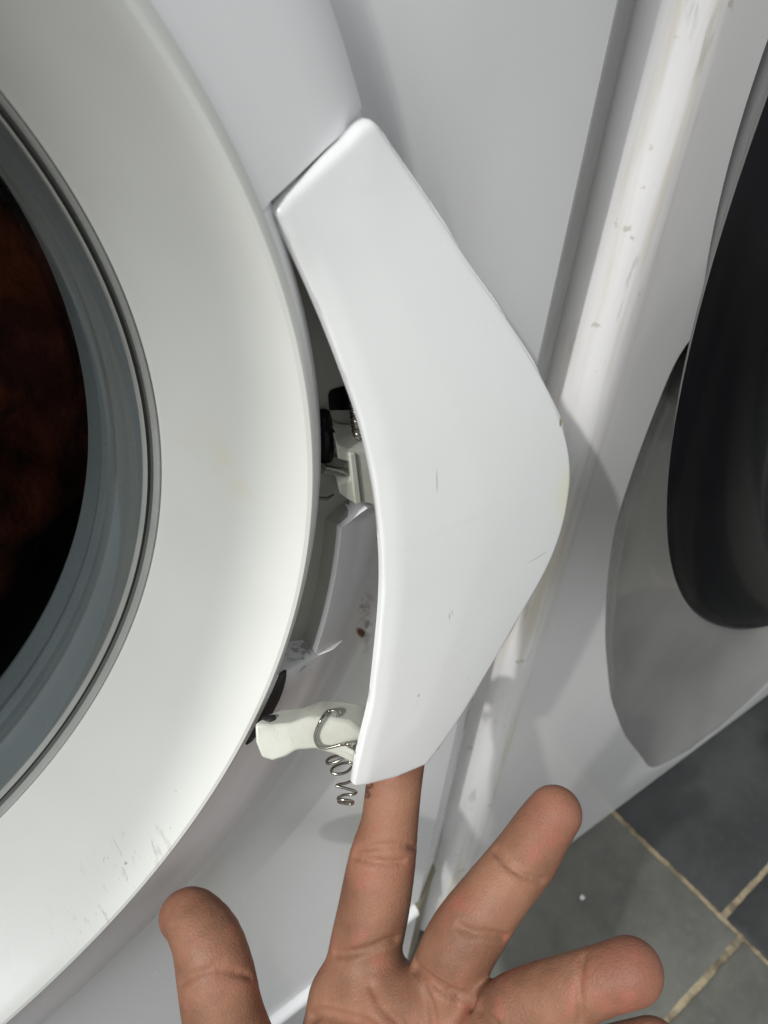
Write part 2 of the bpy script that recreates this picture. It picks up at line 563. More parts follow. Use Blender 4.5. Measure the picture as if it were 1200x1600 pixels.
# ------------------------------------------------------------------ left washing machine
YP = -0.0255          # front sheet plane
XE = 0.267            # its right edge
ZB = -0.3985          # its lower edge
wm = empty('washing_machine', (0.0, 0.15, FZ))
tag(wm, 'white front-loading washing machine at left with wide round door ring and torn-off handle', 'washing machine')

# front sheet: dished round the door
dc = (-0.003, -0.022)
RD = 0.2225
V, Fc = [], []
seg = 360
def rect_hit(a, x0, x1, z0, z1):
    c, s = math.cos(a), math.sin(a)
    t = 9.0
    if c > 1e-9: t = min(t, (x1 - dc[0]) / c)
    if c < -1e-9: t = min(t, (x0 - dc[0]) / c)
    if s > 1e-9: t = min(t, (z1 - dc[1]) / s)
    if s < -1e-9: t = min(t, (z0 - dc[1]) / s)
    return t
corner = [math.atan2(z - dc[1], x - dc[0]) for x in (-0.29, XE) for z in (ZB, 0.40)]
angs = sorted(set([2 * math.pi * i / seg - math.pi for i in range(seg)] + corner))
prof = [(RD - 0.052, 0.0120), (RD - 0.040, 0.0118), (RD - 0.026, 0.0110), (RD - 0.014, 0.0098), (RD - 0.0070, 0.0074), (RD - 0.0032, 0.0042), (RD - 0.0014, 0.0014), (RD - 0.0004, 0.0001), (RD + 0.0010, -0.0003), (RD + 0.0040, 0.0)]
for a in angs:
    for r, dy in prof:
        g = min(1.0, max(0.0, (math.degrees(a) + 58.0) / 20.0)); g = g * g * (3 - 2 * g)
        V.append((dc[0] + r * math.cos(a), YP + dy * g, dc[1] + r * math.sin(a)))
    T = rect_hit(a, -0.29, XE, ZB, 0.40)
    for f in (0.35, 0.7, 1.0):
        r = (RD + 0.0040) + (T - RD - 0.0040) * f
        V.append((dc[0] + r * math.cos(a), YP, dc[1] + r * math.sin(a)))
m = len(prof) + 3
na = len(angs)
for i in range(na):
    j = (i + 1) % na
    for k in range(m - 1):
        Fc.append((i * m + k, i * m + k + 1, j * m + k + 1, j * m + k))
fp = mesh_obj('front_panel', V, Fc, M_PANEL, angle=40)
child(fp, wm)

# folded right edge of the sheet, turning back towards the neighbour
ed = [(XE, YP), (XE + 0.0012, YP + 0.0003), (XE + 0.0022, YP + 0.0011), (XE + 0.028, YP + 0.0160), (XE + 0.0292, YP + 0.0175), (XE + 0.0294, YP + 0.03), (XE + 0.0294, 0.5)]
V, Fc = [], []
zz = [0.40, 0.2, 0.0, -0.2, ZB]
for z in zz:
    for x, y in ed:
        V.append((x, y, z))
for i in range(len(zz) - 1):
    for k in range(len(ed) - 1):
        n = len(ed)
        Fc.append((i * n + k, i * n + k + 1, (i + 1) * n + k + 1, (i + 1) * n + k))
sp = mesh_obj('side_panel', V, Fc, M_PANEL, angle=50)
child(sp, wm)
# lower return of the sheet and the body behind it
V = [(-0.29, YP, ZB), (XE, YP, ZB), (XE + 0.0282, YP + 0.0162, ZB), (XE + 0.0282, 0.04, ZB), (-0.29, 0.04, ZB)]
o = mesh_obj('panel_return', V, [(0, 1, 2, 3, 4)], M_PANEL, smooth=False)
child(o, wm)
# kick plate under it, with a rounded bright top bead
kz = ZB - 0.0035
kp = [(YP + 0.012, kz), (YP + 0.003, kz), (YP - 0.0005, kz - 0.0006), (YP - 0.0032, kz - 0.0022), (YP - 0.0044, kz - 0.0050), (YP - 0.0040, kz - 0.0090), (YP - 0.0030, kz - 0.0120), (YP - 0.0030, FZ + 0.012), (YP + 0.004, FZ + 0.010)]
V, Fc = [], []
xs = [-0.29, -0.1, 0.1, XE - 0.004, XE - 0.002]
for x in xs:
    for y, z in kp:
        V.append((x, y, z))
n = len(kp)
for i in range(len(xs) - 1):
    for k in range(n - 1):
        Fc.append((i * n + k, i * n + k + 1, (i + 1) * n + k + 1, (i + 1) * n + k))
o = mesh_obj('kick_plate', V, Fc, M_PANEL, angle=40)
child(o, wm)
V, Fc = [], []
for y, z in kp:
    V.append((XE - 0.002, y, z))
for y, z in kp:
    V.append((XE + 0.0255, y + 0.0155, z - 0.0005))
for k in range(n - 1):
    Fc.append((k, k + 1, n + k + 1, n + k))
o = mesh_obj('kick_plate_end', V, Fc, M_KICKSIDE, angle=40)
o['label'] = 'end of the kick plate, coloured brown for shade'
child(o, wm)

# ---- the door ring: funnel, crest, sloping band, outer wall; cavity for the handle cut into the band
base_prof = [(0.1424, -0.0126), (0.1431, -0.0150), (0.1449, -0.0205), (0.1486, -0.0315), (0.1527, -0.0430), (0.1558, -0.0510),
             (0.1570, -0.0535), (0.1580, -0.0550), (0.1590, -0.0554), (0.1600, -0.0551), (0.1611, -0.0543)]
full_tail = [(0.1632, -0.0531), (0.1695, -0.0512), (0.1760, -0.0490), (0.1810, -0.0477), (0.1848, -0.0452), (0.1868, -0.0440), (0.1877, -0.0424), (0.1875, -0.039), (0.1800, 0.000), (0.160, 0.002)]
def rin(a):
    if a > -6.0: return 0.1852
    if a > -8.0: return 0.1852 + (0.1748 - 0.1852) * (-6.0 - a) / 2.0
    return 0.1748 + 0.0050 * (-8 - a) / 14.5
def widen(a):
    """the band's outer edge sits lower than the porthole, so the band widens downwards"""
    w = min(1.0, max(0.0, (15.0 - a) / 65.0)) if a > -120 else 1.0
    return 1.17 + 0.36 * w
def wide_tail(a):
    return [(0.164 + (r - 0.164) * widen(a) if r > 0.164 and y < -0.01 else r, y) for r, y in full_tail]
def cut_tail(a):
    r = rin(a)
    t = wide_tail(a)
    if r > 0.18:
        return [(0.1645, -0.0506), (0.1664, -0.0424), (0.1800, -0.0422), (0.1840, -0.0421)] + [(q, max(y, -0.0419 + 0.0003 * i)) for i, (q, y) in enumerate(t[4:8])] + t[8:]
    return [(0.1645, -0.0506), (0.1664, -0.0424), (r - 0.0008, -0.0422), (r, -0.0484)] + t[4:]
angs = [i * 1.0 for i in range(-180, 180)]
CA0, CA1 = -22.5, 22.5
angs = sorted([a for a in angs if abs(a - CA0) > 0.3 and abs(a - CA1) > 0.3] + [CA0 - 0.05, CA0 + 0.05, CA1 - 0.05, CA1 + 0.05, -6.0, -8.0, -6.5, -7.5])
V, Fc = [], []
for a in angs:
    t = cut_tail(a) if CA0 < a < CA1 else wide_tail(a)
    ra = math.radians(a)
    for r, y in base_prof + t:
        V.append((r * math.cos(ra), y, r * math.sin(ra)))
m = len(base_prof) + len(full_tail)
na = len(angs)
for i in range(na):
    j = (i + 1) % na
    for k in range(m - 1):
        Fc.append((i * m + k, i * m + k + 1, j * m + k + 1, j * m + k))
door = mesh_obj('door', V, Fc, M_RING, angle=32)
door.data.materials.append(M_BAND)
for p in door.data.polygons:
    if math.hypot(p.center.x, p.center.z) > 0.1606:
        p.material_index = 1
child(door, wm)
def dchild(o):
    o.parent = door
    return o
# liner of the cavity (olive grey), its floor and inner wall
V, Fc = [], []
la = np.linspace(CA0 + 0.3, CA1 - 0.3, 70)
for a in la:
    ra = math.radians(a)
    r = rin(a)
    for rr, y in ((0.1668, -0.0428), (0.1670, -0.0427), (0.1710, -0.0427), (r - 0.0012, -0.0427), (r - 0.0004, -0.0428 if r > 0.18 else -0.0468)):
        V.append((rr * math.cos(ra), y, rr * math.sin(ra)))
for i in range(len(la) - 1):
    for k in range(1, 4):
        Fc.append((i * 5 + k, i * 5 + k + 1, (i + 1) * 5 + k + 1, (i + 1) * 5 + k))
dchild(mesh_obj('handle_cavity', V, Fc, M_CAV, angle=30))
# black sheet for the shade inside a slot, beside the crest under the cavity's end
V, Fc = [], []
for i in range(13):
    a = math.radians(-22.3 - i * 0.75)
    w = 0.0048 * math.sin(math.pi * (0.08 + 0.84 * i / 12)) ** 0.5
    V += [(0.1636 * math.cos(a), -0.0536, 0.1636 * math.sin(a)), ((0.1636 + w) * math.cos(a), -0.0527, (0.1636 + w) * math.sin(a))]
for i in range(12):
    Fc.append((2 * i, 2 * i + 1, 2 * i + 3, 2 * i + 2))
o = mesh_obj('pivot_slot_dark', V, Fc, M_RUBBER_AND_HOLE_DARK)
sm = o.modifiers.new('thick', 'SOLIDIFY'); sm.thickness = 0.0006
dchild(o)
# black plate for the shade inside a window in the cavity floor, latch block, rod, screw and knob
def prism(name, pts, vec, mat, bev=0.0):
    n = len(pts)
    vec = Vector(vec)
    V = [Vector(p) for p in pts] + [Vector(p) + vec for p in pts]
    Fc = [tuple(range(n)), tuple(range(n, 2 * n))] + [(i, (i + 1) % n, n + (i + 1) % n, n + i) for i in range(n)]
    o = mesh_obj(name, V, Fc, mat, smooth=bool(bev), angle=30)
    if bev:
        bevelled(o, bev, 2)
    return o
o = prism('lock_opening_dark', [(0.17158, -0.0427, 0.01289), (0.17204, -0.0427, 0.01395), (0.17321, -0.0427, 0.01413), (0.17834, -0.0427, 0.01384), (0.18168, -0.0427, 0.00566), (0.17205, -0.0427, 0.00884)], (0, -0.0004, 0), M_BLACK)
dchild(o)
latch_pts = [(0.16929, -0.05, 0.00401), (0.17249, -0.05, 0.00146), (0.17865, -0.05, -0.00104), (0.18326, -0.05, -0.0035), (0.18742, -0.05, -0.0229), (0.18368, -0.05, -0.02122), (0.17974, -0.05, -0.01795), (0.17567, -0.05, -0.01639), (0.17331, -0.05, -0.01389), (0.17082, -0.05, -0.01093), (0.17013, -0.05, -0.00751), (0.17389, -0.05, -0.00797), (0.17304, -0.05, -0.00223), (0.16982, -0.05, -0.00028)]
latch = dchild(prism('latch_block', latch_pts, (0.0022, 0.0068, 0.0030), M_ARM, 0.0005))
latch['label'] = 'cream plastic latch block in the handle cavity'
dchild(prism('latch_rib', [(0.17246, -0.0499, 0.0010), (0.17425, -0.0499, 0.00045), (0.17717, -0.0499, -0.0162), (0.17526, -0.0499, -0.01560)], (0, -0.0010, 0), M_ARM, 0.0003))
dchild(tube('latch_rod', [(0.16722, -0.0475, -0.00348), (0.17111, -0.0478, -0.00558), (0.17552, -0.048, -0.0079)], [0.0013, 0.0011, 0.0014], M_CHROME))
pts = [(0.1766 + 0.0002 * t / 26 * 10 + 0.0015 * math.cos(t * 2.2), -0.0465 + 0.0015 * math.sin(t * 2.2), 0.0125 - t * 0.00045) for t in np.linspace(0, 26, 140)]
dchild(tube('return_spring', pts, 0.00035, M_SPRING, seg=6))
dchild(tube('spring_pin', [(0.1765, -0.0465, 0.0125), (0.1785, -0.0465, 0.0005)], 0.0011, M_ARM))
dchild(tube('hinge_pin', [(0.1686, -0.0450, 0.0102), (0.1689, -0.0450, 0.0080), (0.1692, -0.0450, 0.0066), (0.1694, -0.0450, 0.0064), (0.1697, -0.0450, 0.0046), (0.1695, -0.0450, -0.0030)], [0.0018, 0.0021, 0.0021, 0.0013, 0.0024, 0.0020], M_BLACK))
dchild(tube('pin_clip', [(0.16700, -0.0448, -0.0140), (0.17035, -0.0455, -0.01523), (0.17254, -0.0450, -0.01541)], 0.0005, M_CHROME, seg=8))

# glass porthole: rim beads, grey gasket wall, glass bowl, drum
def rr_(pf):
    return [(0.1425 - (0.1425 - r) * 0.62, y) for r, y in pf]
dchild(lathe('rim_bead', rr_([(0.1425, -0.0122), (0.1419, -0.0132), (0.1412, -0.0134), (0.1406, -0.0127), (0.1404, -0.0112)]), M_RIMLIGHT, seg=200))
dchild(lathe('rim_groove', rr_([(0.1405, -0.0116), (0.1402, -0.0092), (0.1392, -0.0086), (0.1387, -0.0098)]), M_RIM, seg=200))
dchild(lathe('rim_bead', rr_([(0.1390, -0.0092), (0.1386, -0.0101), (0.1381, -0.0100), (0.1378, -0.0090), (0.1379, -0.0075)]), M_RIMLIGHT, seg=200))
dchild(lathe('gasket', [(0.1397, -0.0082), (0.1388, -0.0040), (0.1384, -0.0005), (0.1376, 0.0012), (0.1371, 0.0022), (0.1376, 0.0036), (0.1382, 0.0048), (0.1380, 0.0085), (0.1371, 0.0100), (0.1367, 0.0110), (0.1371, 0.0122), (0.1376, 0.0135), (0.1366, 0.0200), (0.1372, 0.0215), (0.1400, 0.0225), (0.150, 0.030)], M_GREY, seg=200, angle=25))
dchild(lathe('glass_bowl', [(0.1396, -0.0084), (0.1345, -0.0060), (0.1310, 0.000), (0.1285, 0.012), (0.1255, 0.026), (0.1190, 0.045), (0.1070, 0.062), (0.0860, 0.076), (0.0560, 0.084), (0.0250, 0.087), (0.0, 0.0875)], M_GLASS, seg=160, angle=180))
drum = lathe('drum', [(0.150, 0.030), (0.162, 0.05), (0.235, 0.055), (0.235, 0.36), (0.0, 0.37)], M_STEEL, seg=96, angle=25)
child(drum, wm)

# laundry inside
def heap():
    bm = bmesh.new()
    bmesh.ops.create_icosphere(bm, subdivisions=5, radius=1.0)
    rnd = np.random.default_rng(3)
    dirs = rnd.normal(size=(16, 3)); dirs /= np.linalg.norm(dirs, axis=1)[:, None]
    ph = rnd.uniform(0, 6.28, 16)
    for v in bm.verts:
        p = np.array(v.co)
        s = sum(math.sin(7 * float(p @ d) * (1 + i * 0.12) + ph[i]) / (1 + 0.2 * i) for i, d in enumerate(dirs))
        k = 1 + 0.055 * s
        v.co = Vector((0.075 + p[0] * 0.13 * k, 0.205 + p[1] * 0.095 * k, -0.085 + p[2] * 0.115 * k))
    me = bpy.data.meshes.new('laundry')
    bm.to_mesh(me); bm.free()
    for p in me.polygons: p.use_smooth = True
    me.materials.append(M_CLOTH)
    o = bpy.data.objects.new('laundry', me)
    COL.objects.link(o)
    return o
laundry = heap()
tag(laundry, 'dark red-brown laundry heaped inside the drum behind the door glass', 'laundry')

# ------------------------------------------------------------------ right washing machine
SL = -0.0424
ROT = math.atan(SL)
wr = empty('washing_machine', (0.2985, -0.0225, FZ))
wr.rotation_euler = (0, 0, ROT)
wr.matrix_basis = Matrix.Translation(wr.location) @ Matrix.Rotation(ROT, 4, 'Z')
tag(wr, 'neighbouring white washing machine with glossy black round door and yellowed left edge', 'washing machine')
def rc(o):
    o.parent = wr
    return o
# local coordinates: x from its left edge along the front, y into the machine, z above the floor
H = 0.93
WR = 0.66
dish = [(-0.5160, 0.3200), (-0.514, 0.290), (-0.509, 0.2680), (-0.498, 0.2490), (-0.475, 0.2300), (-0.44, 0.2065), (-0.3766, 0.1610), (-0.30, 0.1165), (-0.2233, 0.0830), (-0.17, 0.0645), (-0.124, 0.0530), (-0.0799, 0.0526), (-0.0236, 0.0573), (-0.014, 0.074), (-0.007, 0.108), (-0.001, 0.160), (0.004, 0.230), (0.008, 0.3200)]
dz = [d[0] for d in dish]; dx = [d[1] for d in dish]
def edge_x(zw):
    if zw <= dz[0] or zw >= dz[-1]: return None
    return float(np.interp(zw, dz, dx))
# smooth the traced crease a little
zf = np.linspace(dz[0], dz[-1], 400)
xf = np.interp(zf, dz, dx)
for _ in range(160):
    xf[1:-1] = (xf[:-2] + 2 * xf[1:-1] + xf[2:]) / 4
def depth(e, zw):
    fade = min(1.0, max(0.0, (zw - dz[0]) / 0.12), max(0.0, (dz[-1] - zw) / 0.05)) if True else 1
    return 0.022 * (1 - math.exp(-e / 0.045)) * fade * (2 - fade)
rows = np.concatenate([np.linspace(0.012, -0.5160 - FZ, 8)[:-1], np.linspace(dz[0] - FZ, dz[-1] - FZ, 220), np.linspace(dz[-1] - FZ + 0.004, H, 8)])
bev = [(0.0000, 0.0180), (0.0005, 0.0168), (0.0018, 0.0150), (0.0060, 0.0100), (0.0098, 0.0058), (0.0125, 0.0033), (0.0155, 0.0014), (0.0185, 0.0004), (0.0225, 0.0)]
V, Fc = [], []
ncol = None
for z in rows:
    zw = z + FZ
    inside = dz[0] < zw < dz[-1]
    xl = float(np.interp(zw, zf, xf)) if inside else 0.3250
    xl = min(xl, 0.3250)
    row = list(bev)
    for f in (0.25, 0.5, 0.75, 0.94, 1.0):
        row.append((0.0225 + (xl - 0.0225) * f, 0.0))
    xm = 2 * 0.3300 - xl
    K = 34
    for k in range(1, K + 1):
        f = k / K
        f = 0.5 - 0.5 * math.cos(math.pi * f)
        x = xl + (xm - xl) * f
        e = min(x - xl, xm - x)
        row.append((x, depth(e, zw) if inside else 0.0))
    for f in (0.1, 0.5, 1.0):
        row.append((xm + (WR - 0.012 - xm) * f, 0.0))
    row += [(WR - 0.002, 0.004), (WR, 0.012)]
    ncol = len(row)
    for x, y in row:
        V.append((x, y, z))
for i in range(len(rows) - 1):
    for k in range(ncol - 1):
        Fc.append((i * ncol + k, i * ncol + k + 1, (i + 1) * ncol + k + 1, (i + 1) * ncol + k))
rp = rc(mesh_obj('front_panel', V, Fc, M_RIGHT, angle=22))
rp.data.materials.append(M_DISH)
for p in rp.data.polygons:
    c = p.center
    if dz[0] + 0.002 < c.z + FZ < dz[-1] - 0.002:
        xl = float(np.interp(c.z + FZ, zf, xf))
        if xl < c.x < 2 * 0.3300 - xl:
            p.material_index = 1
V = [(0, 0.018, 0.012), (0, 0.5, 0.012), (0, 0.5, H), (0, 0.018, H), (WR, 0.012, 0.012), (WR, 0.5, 0.012), (WR, 0.5, H), (WR, 0.012, H)]
rc(mesh_obj('cabinet', V, [(0, 1, 2, 3), (4, 5, 6, 7), (3, 2, 6, 7), (0, 1, 5, 4)], M_RIGHT, smooth=False))
# its door: glossy black ring, smoked glass, chrome collar
DCX, DCZ, RB = 0.2575, 0.0640 - FZ, 0.2860
rdoor = rc(lathe('door', [(RB - 0.090, 0.030), (RB - 0.080, 0.004), (RB - 0.050, -0.018), (RB - 0.022, -0.036), (RB - 0.004, -0.0465), (RB + 0.0004, -0.0500), (RB - 0.0010, -0.0530), (RB - 0.006, -0.0565), (RB - 0.018, -0.0600), (RB - 0.034, -0.0605), (RB - 0.044, -0.0570), (RB - 0.050, -0.0500)], M_BLACK, cx=DCX, cz=DCZ, seg=200))
rdoor['label'] = 'glossy black door ring'
def rdc(o):
    o.parent = rdoor
    return o
rdc(lathe('glass', [(RB - 0.048, -0.0520), (RB - 0.072, -0.0580), (RB - 0.110, -0.0640), (RB - 0.160, -0.0680), (0.0, -0.0720)], m_dark_glass('smoked_glass', (0.030, 0.028, 0.024, 1)), cx=DCX, cz=DCZ, seg=160, angle=180))
rdc(lathe('trim_ring', [(RB - 0.0455, -0.0555), (RB - 0.0465, -0.0580), (RB - 0.0480, -0.0585), (RB - 0.0495, -0.0575), (RB - 0.0500, -0.0545)], M_CLIP, cx=DCX, cz=DCZ, seg=160))
cp = wr.matrix_basis @ Vector((0.42, -0.050, 0.0))
cap = tube('rubber_cap', [(cp.x, cp.y, FZ + 0.002), (cp.x, cp.y, FZ + 0.006), (cp.x, cp.y, FZ + 0.020), (cp.x, cp.y, FZ + 0.025)], [0.024, 0.026, 0.025, 0.019], M_RUBBER_AND_HOLE_DARK, seg=32)
tag(cap, 'low round black rubber cap on the charcoal tile, cut by the right edge', 'cap')

# ------------------------------------------------------------------ the loose handle
hd = empty('door_handle', (0.165, -0.052, 0.066))
tag(hd, 'loose white plastic door handle pulled outwards by a finger, broken lever and spring showing', 'handle')
LFT = [(0.1523, 0.0600), (0.1529, 0.0586), (0.1547, 0.0551), (0.1578, 0.0476), (0.1607, 0.0399), (0.1648, 0.0268), (0.1670, 0.0196), (0.1688, 0.0110), (0.1706, -0.0024), (0.1710, -0.0160), (0.1709, -0.0231), (0.1696, -0.0344), (0.1648, -0.0607), (0.1614, -0.0698), (0.1580, -0.0792), (0.1568, -0.0846)]
RGHT = [(0.1752, 0.0718), (0.1762, 0.0707), (0.1789, 0.0671), (0.1838, 0.0618), (0.1919, 0.0520), (0.1960, 0.0457), (0.2061, 0.0343), (0.2198, 0.0168), (0.2306, 0.0003), (0.2357, -0.0114), (0.2374, -0.0198), (0.2366, -0.0328), (0.2332, -0.0428), (0.2273, -0.0508), (0.2197, -0.0586), (0.2147, -0.0643), (0.2045, -0.0750), (0.1956, -0.0845), (0.1845, -0.0930), (0.1817, -0.0944)]
TOP = [(0.1523, 0.0600), (0.1524, 0.0607), (0.1530, 0.0615), (0.1547, 0.0628), (0.1587, 0.0648), (0.1636, 0.0675), (0.1680, 0.0698), (0.1712, 0.0720), (0.1731, 0.0727), (0.1744, 0.0725), (0.1752, 0.0718)]
BOT = [(0.1568, -0.0846), (0.1572, -0.0853), (0.1607, -0.0871), (0.1703, -0.0914), (0.1817, -0.0944)]
def resample(pts, us, sm=0):
    p = np.array(pts, float)
    d = np.r_[0, np.cumsum(np.hypot(*np.diff(p, axis=0).T))]
    d /= d[-1]
    tt = np.linspace(0, 1, 400)
    q = np.c_[np.interp(tt, d, p[:, 0]), np.interp(tt, d, p[:, 1])]
    for _ in range(sm):
        q[1:-1] = (q[:-2] + 2 * q[1:-1] + q[2:]) / 4
    return np.c_[np.interp(us, tt, q[:, 0]), np.interp(us, tt, q[:, 1])]
def clustered(n):
    a = np.linspace(0, 1, n)
    e = np.array([0, 0.0022, 0.005, 0.009, 0.014, 0.020, 0.028, 0.045])
    mid = np.linspace(0.075, 0.925, n)
    return np.r_[e, mid, 1 - e[::-1]]
us = clustered(26)
ts = clustered(60)
cl, cr = resample(LFT, ts, 250), resample(RGHT, ts, 250)
ct, cb = resample(TOP, us, 12), resample(BOT, us, 6)
outline = np.vstack([resample(TOP, np.linspace(0, 1, 120), 12), resample(RGHT, np.linspace(0, 1, 200), 250), resample(BOT, np.linspace(1, 0, 80), 6), resample(LFT, np.linspace(1, 0, 200), 250)])
NU, NT_ = len(us), len(ts)
lefty = resample(LFT, np.linspace(0.06, 1, 300), 250)
def hy(x, z, e, el=1.0):
    """front surface of the handle: tilted plane, gently domed, edges rolled back"""
    y = -0.0515 + 0.2 * (z - 0.065)
    y -= 0.0012 * (1 - math.exp(-e / 0.018))
    r = 0.0013 if el > 0.004 else 0.0006 + 0.0007 * el / 0.004
    return y - (r if e >= r else math.sqrt(max(0.0, r * r - (r - e) ** 2))) + 0.0008
V, Fc = [], []
for j, t in enumerate(ts):
    for i, u in enumerate(us):
        p = (1 - u) * cl[j] + u * cr[j] + (1 - t) * ct[i] + t * cb[i] - ((1 - u) * (1 - t) * cl[0] + u * (1 - t) * cr[0] + (1 - u) * t * cl[-1] + u * t * cr[-1])
        e = float(np.min(np.hypot(outline[:, 0] - p[0], outline[:, 1] - p[1])))
        if i in (0, NU - 1) or j in (0, NT_ - 1): e = 0.0
        el = float(np.min(np.hypot(lefty[:, 0] - p[0], lefty[:, 1] - p[1])))
        V.append((p[0], hy(p[0], p[1], e, el), p[1]))
for j in range(NT_ - 1):
    for i in range(NU - 1):
        Fc.append((j * NU + i, j * NU + i + 1, (j + 1) * NU + i + 1, (j + 1) * NU + i))
# skirt running back from the rim
rim = [i for i in range(NU)] + [j * NU + NU - 1 for j in range(1, NT_)] + [(NT_ - 1) * NU + i for i in range(NU - 2, -1, -1)] + [j * NU for j in range(NT_ - 2, 0, -1)]
cxy = np.mean(np.array([V[i] for i in rim]), axis=0)
prev = rim
for dback, dins in ((0.0005, 0.0), (0.0014, 0.0001), (0.0016, 0.0010), (0.0005, 0.0020)):
    cur = []
    for i in rim:
        x, y, z = V[i]
        vx, vz = cxy[0] - x, cxy[2] - z
        L = math.hypot(vx, vz)
        cur.append(len(V))
        V.append((x + vx / L * dins, y + dback, z + vz / L * dins))
    n = len(rim)
    for k in range(n):
        Fc.append((prev[k], prev[(k + 1) % n], cur[(k + 1) % n], cur[k]))
    prev = cur
Fc.append(tuple(prev))
cover = child(mesh_obj('cover', V, Fc, M_HANDLE, angle=70), hd)

# broken lever arm
ARM_F = [(0.1385, -0.061, -0.0651), (0.137, -0.0638, -0.069), (0.137, -0.0666, -0.0724), (0.139, -0.0682, -0.0738), (0.1423, -0.0692, -0.0738), (0.1457, -0.0695, -0.0732), (0.1503, -0.0715, -0.0741), (0.1545, -0.0746, -0.0765), (0.1588, -0.0788, -0.08), (0.1624, -0.0805, -0.0815), (0.1653, -0.0770, -0.0759), (0.1612, -0.0715, -0.0704), (0.1563, -0.0686, -0.0685), (0.1515, -0.066, -0.067), (0.1466, -0.065, -0.0674), (0.1416, -0.063, -0.0665)]
ARM_R = [(0.1444, -0.0573, -0.0708), (0.1429, -0.0592, -0.0748), (0.1429, -0.0615, -0.0784), (0.1468, -0.0633, -0.0788), (0.1503, -0.0643, -0.0787), (0.1538, -0.0647, -0.078), (0.1587, -0.0668, -0.0788), (0.163, -0.0701, -0.0812), (0.1676, -0.0745, -0.0847), (0.1714, -0.077, -0.0862), (0.1744, -0.073, -0.0805), (0.1701, -0.0669, -0.0748), (0.165, -0.0637, -0.0729), (0.1599, -0.061, -0.0715), (0.1548, -0.0599, -0.0719), (0.1495, -0.0577, -0.0711)]
n = len(ARM_F)
V = ARM_F + ARM_R
Fc = [tuple(range(n)), tuple(range(n, 2 * n))] + [(i, (i + 1) % n, n + (i + 1) % n, n + i) for i in range(n)]
arm = mesh_obj('lever_arm', V, Fc, M_ARM, angle=40)
bevelled(arm, 0.0008, 2)
arm['label'] = 'cream lever arm with a pivot hole'
child(arm, hd)
# black disc painting the shade inside a pivot hole on the arm's tip
ax = (Vector(ARM_F[0]) - Vector(ARM_F[2])).normalized()
ctr = (Vector(ARM_F[0]) + Vector(ARM_F[15]) + Vector(ARM_R[0]) + Vector(ARM_R[15])) / 4
o = tube('pivot_hole_dark', [ctr - ax * 0.001, ctr + ax * 0.00025], 0.0019, M_RUBBER_AND_HOLE_DARK, seg=20)
o.parent = arm
# a hollow rib pocket near the handle end
o = prism('rib', [(0.1560, -0.0745, -0.0722), (0.1572, -0.0752, -0.0728), (0.1588, -0.0768, -0.0744), (0.1582, -0.0776, -0.0752), (0.1570, -0.0765, -0.0742), (0.1556, -0.0752, -0.0733)], (-0.0002, -0.0010, 0.0003), M_ARM, 0.0002)
o.parent = arm

# spring: hook over the arm, then an open coil hanging down
HOOK = [(0.159, -0.0695, -0.069), (0.1593, -0.0688, -0.0681), (0.1585, -0.0678, -0.0677), (0.1572, -0.067, -0.0682), (0.154, -0.0691, -0.0663), (0.1521, -0.0697, -0.0683), (0.1509, -0.0706, -0.0702), (0.1508, -0.0723, -0.0718), (0.1523, -0.074, -0.0721), (0.1555, -0.0758, -0.0712), (0.1576, -0.0775, -0.071), (0.1583, -0.0791, -0.0719)]
COIL = [(0.16624, -0.06989, -0.09022), (0.16568, -0.06926, -0.09245), (0.16339, -0.06742, -0.09339), (0.16053, -0.06629, -0.09307), (0.15834, -0.06651, -0.09267), (0.15797, -0.06768, -0.09246), (0.15986, -0.06907, -0.09142), (0.16255, -0.06967, -0.09061), (0.16464, -0.06999, -0.09159), (0.16522, -0.07047, -0.09313), (0.16444, -0.0699, -0.0948), (0.16208, -0.06872, -0.09483), (0.15926, -0.06851, -0.09453), (0.15786, -0.06953, -0.09423), (0.1589, -0.07123, -0.09416), (0.16133, -0.07223, -0.09391), (0.16337, -0.0719, -0.09356), (0.16476, -0.07117, -0.09413), (0.16527, -0.0719, -0.09596), (0.16394, -0.07333, -0.09754), (0.16129, -0.07323, -0.098), (0.15835, -0.07253, -0.09735), (0.15773, -0.07276, -0.09727), (0.15941, -0.07454, -0.09754), (0.16174, -0.07646, -0.099), (0.16161, -0.07558, -0.10145), (0.15949, -0.07409, -0.10178), (0.15741, -0.0741, -0.1011), (0.15671, -0.07502, -0.10015), (0.15806, -0.07656, -0.09968), (0.16003, -0.07743, -0.10125), (0.16035, -0.07686, -0.10362), (0.15891, -0.07568, -0.1037), (0.15696, -0.07479, -0.10209), (0.15722, -0.07557, -0.10023), (0.15884, -0.07684, -0.10088)]
pts = smooth_path(HOOK[:-1] + COIL[1:], 6)
child(tube('spring', pts, 0.00042, M_SPRING, seg=10), hd)

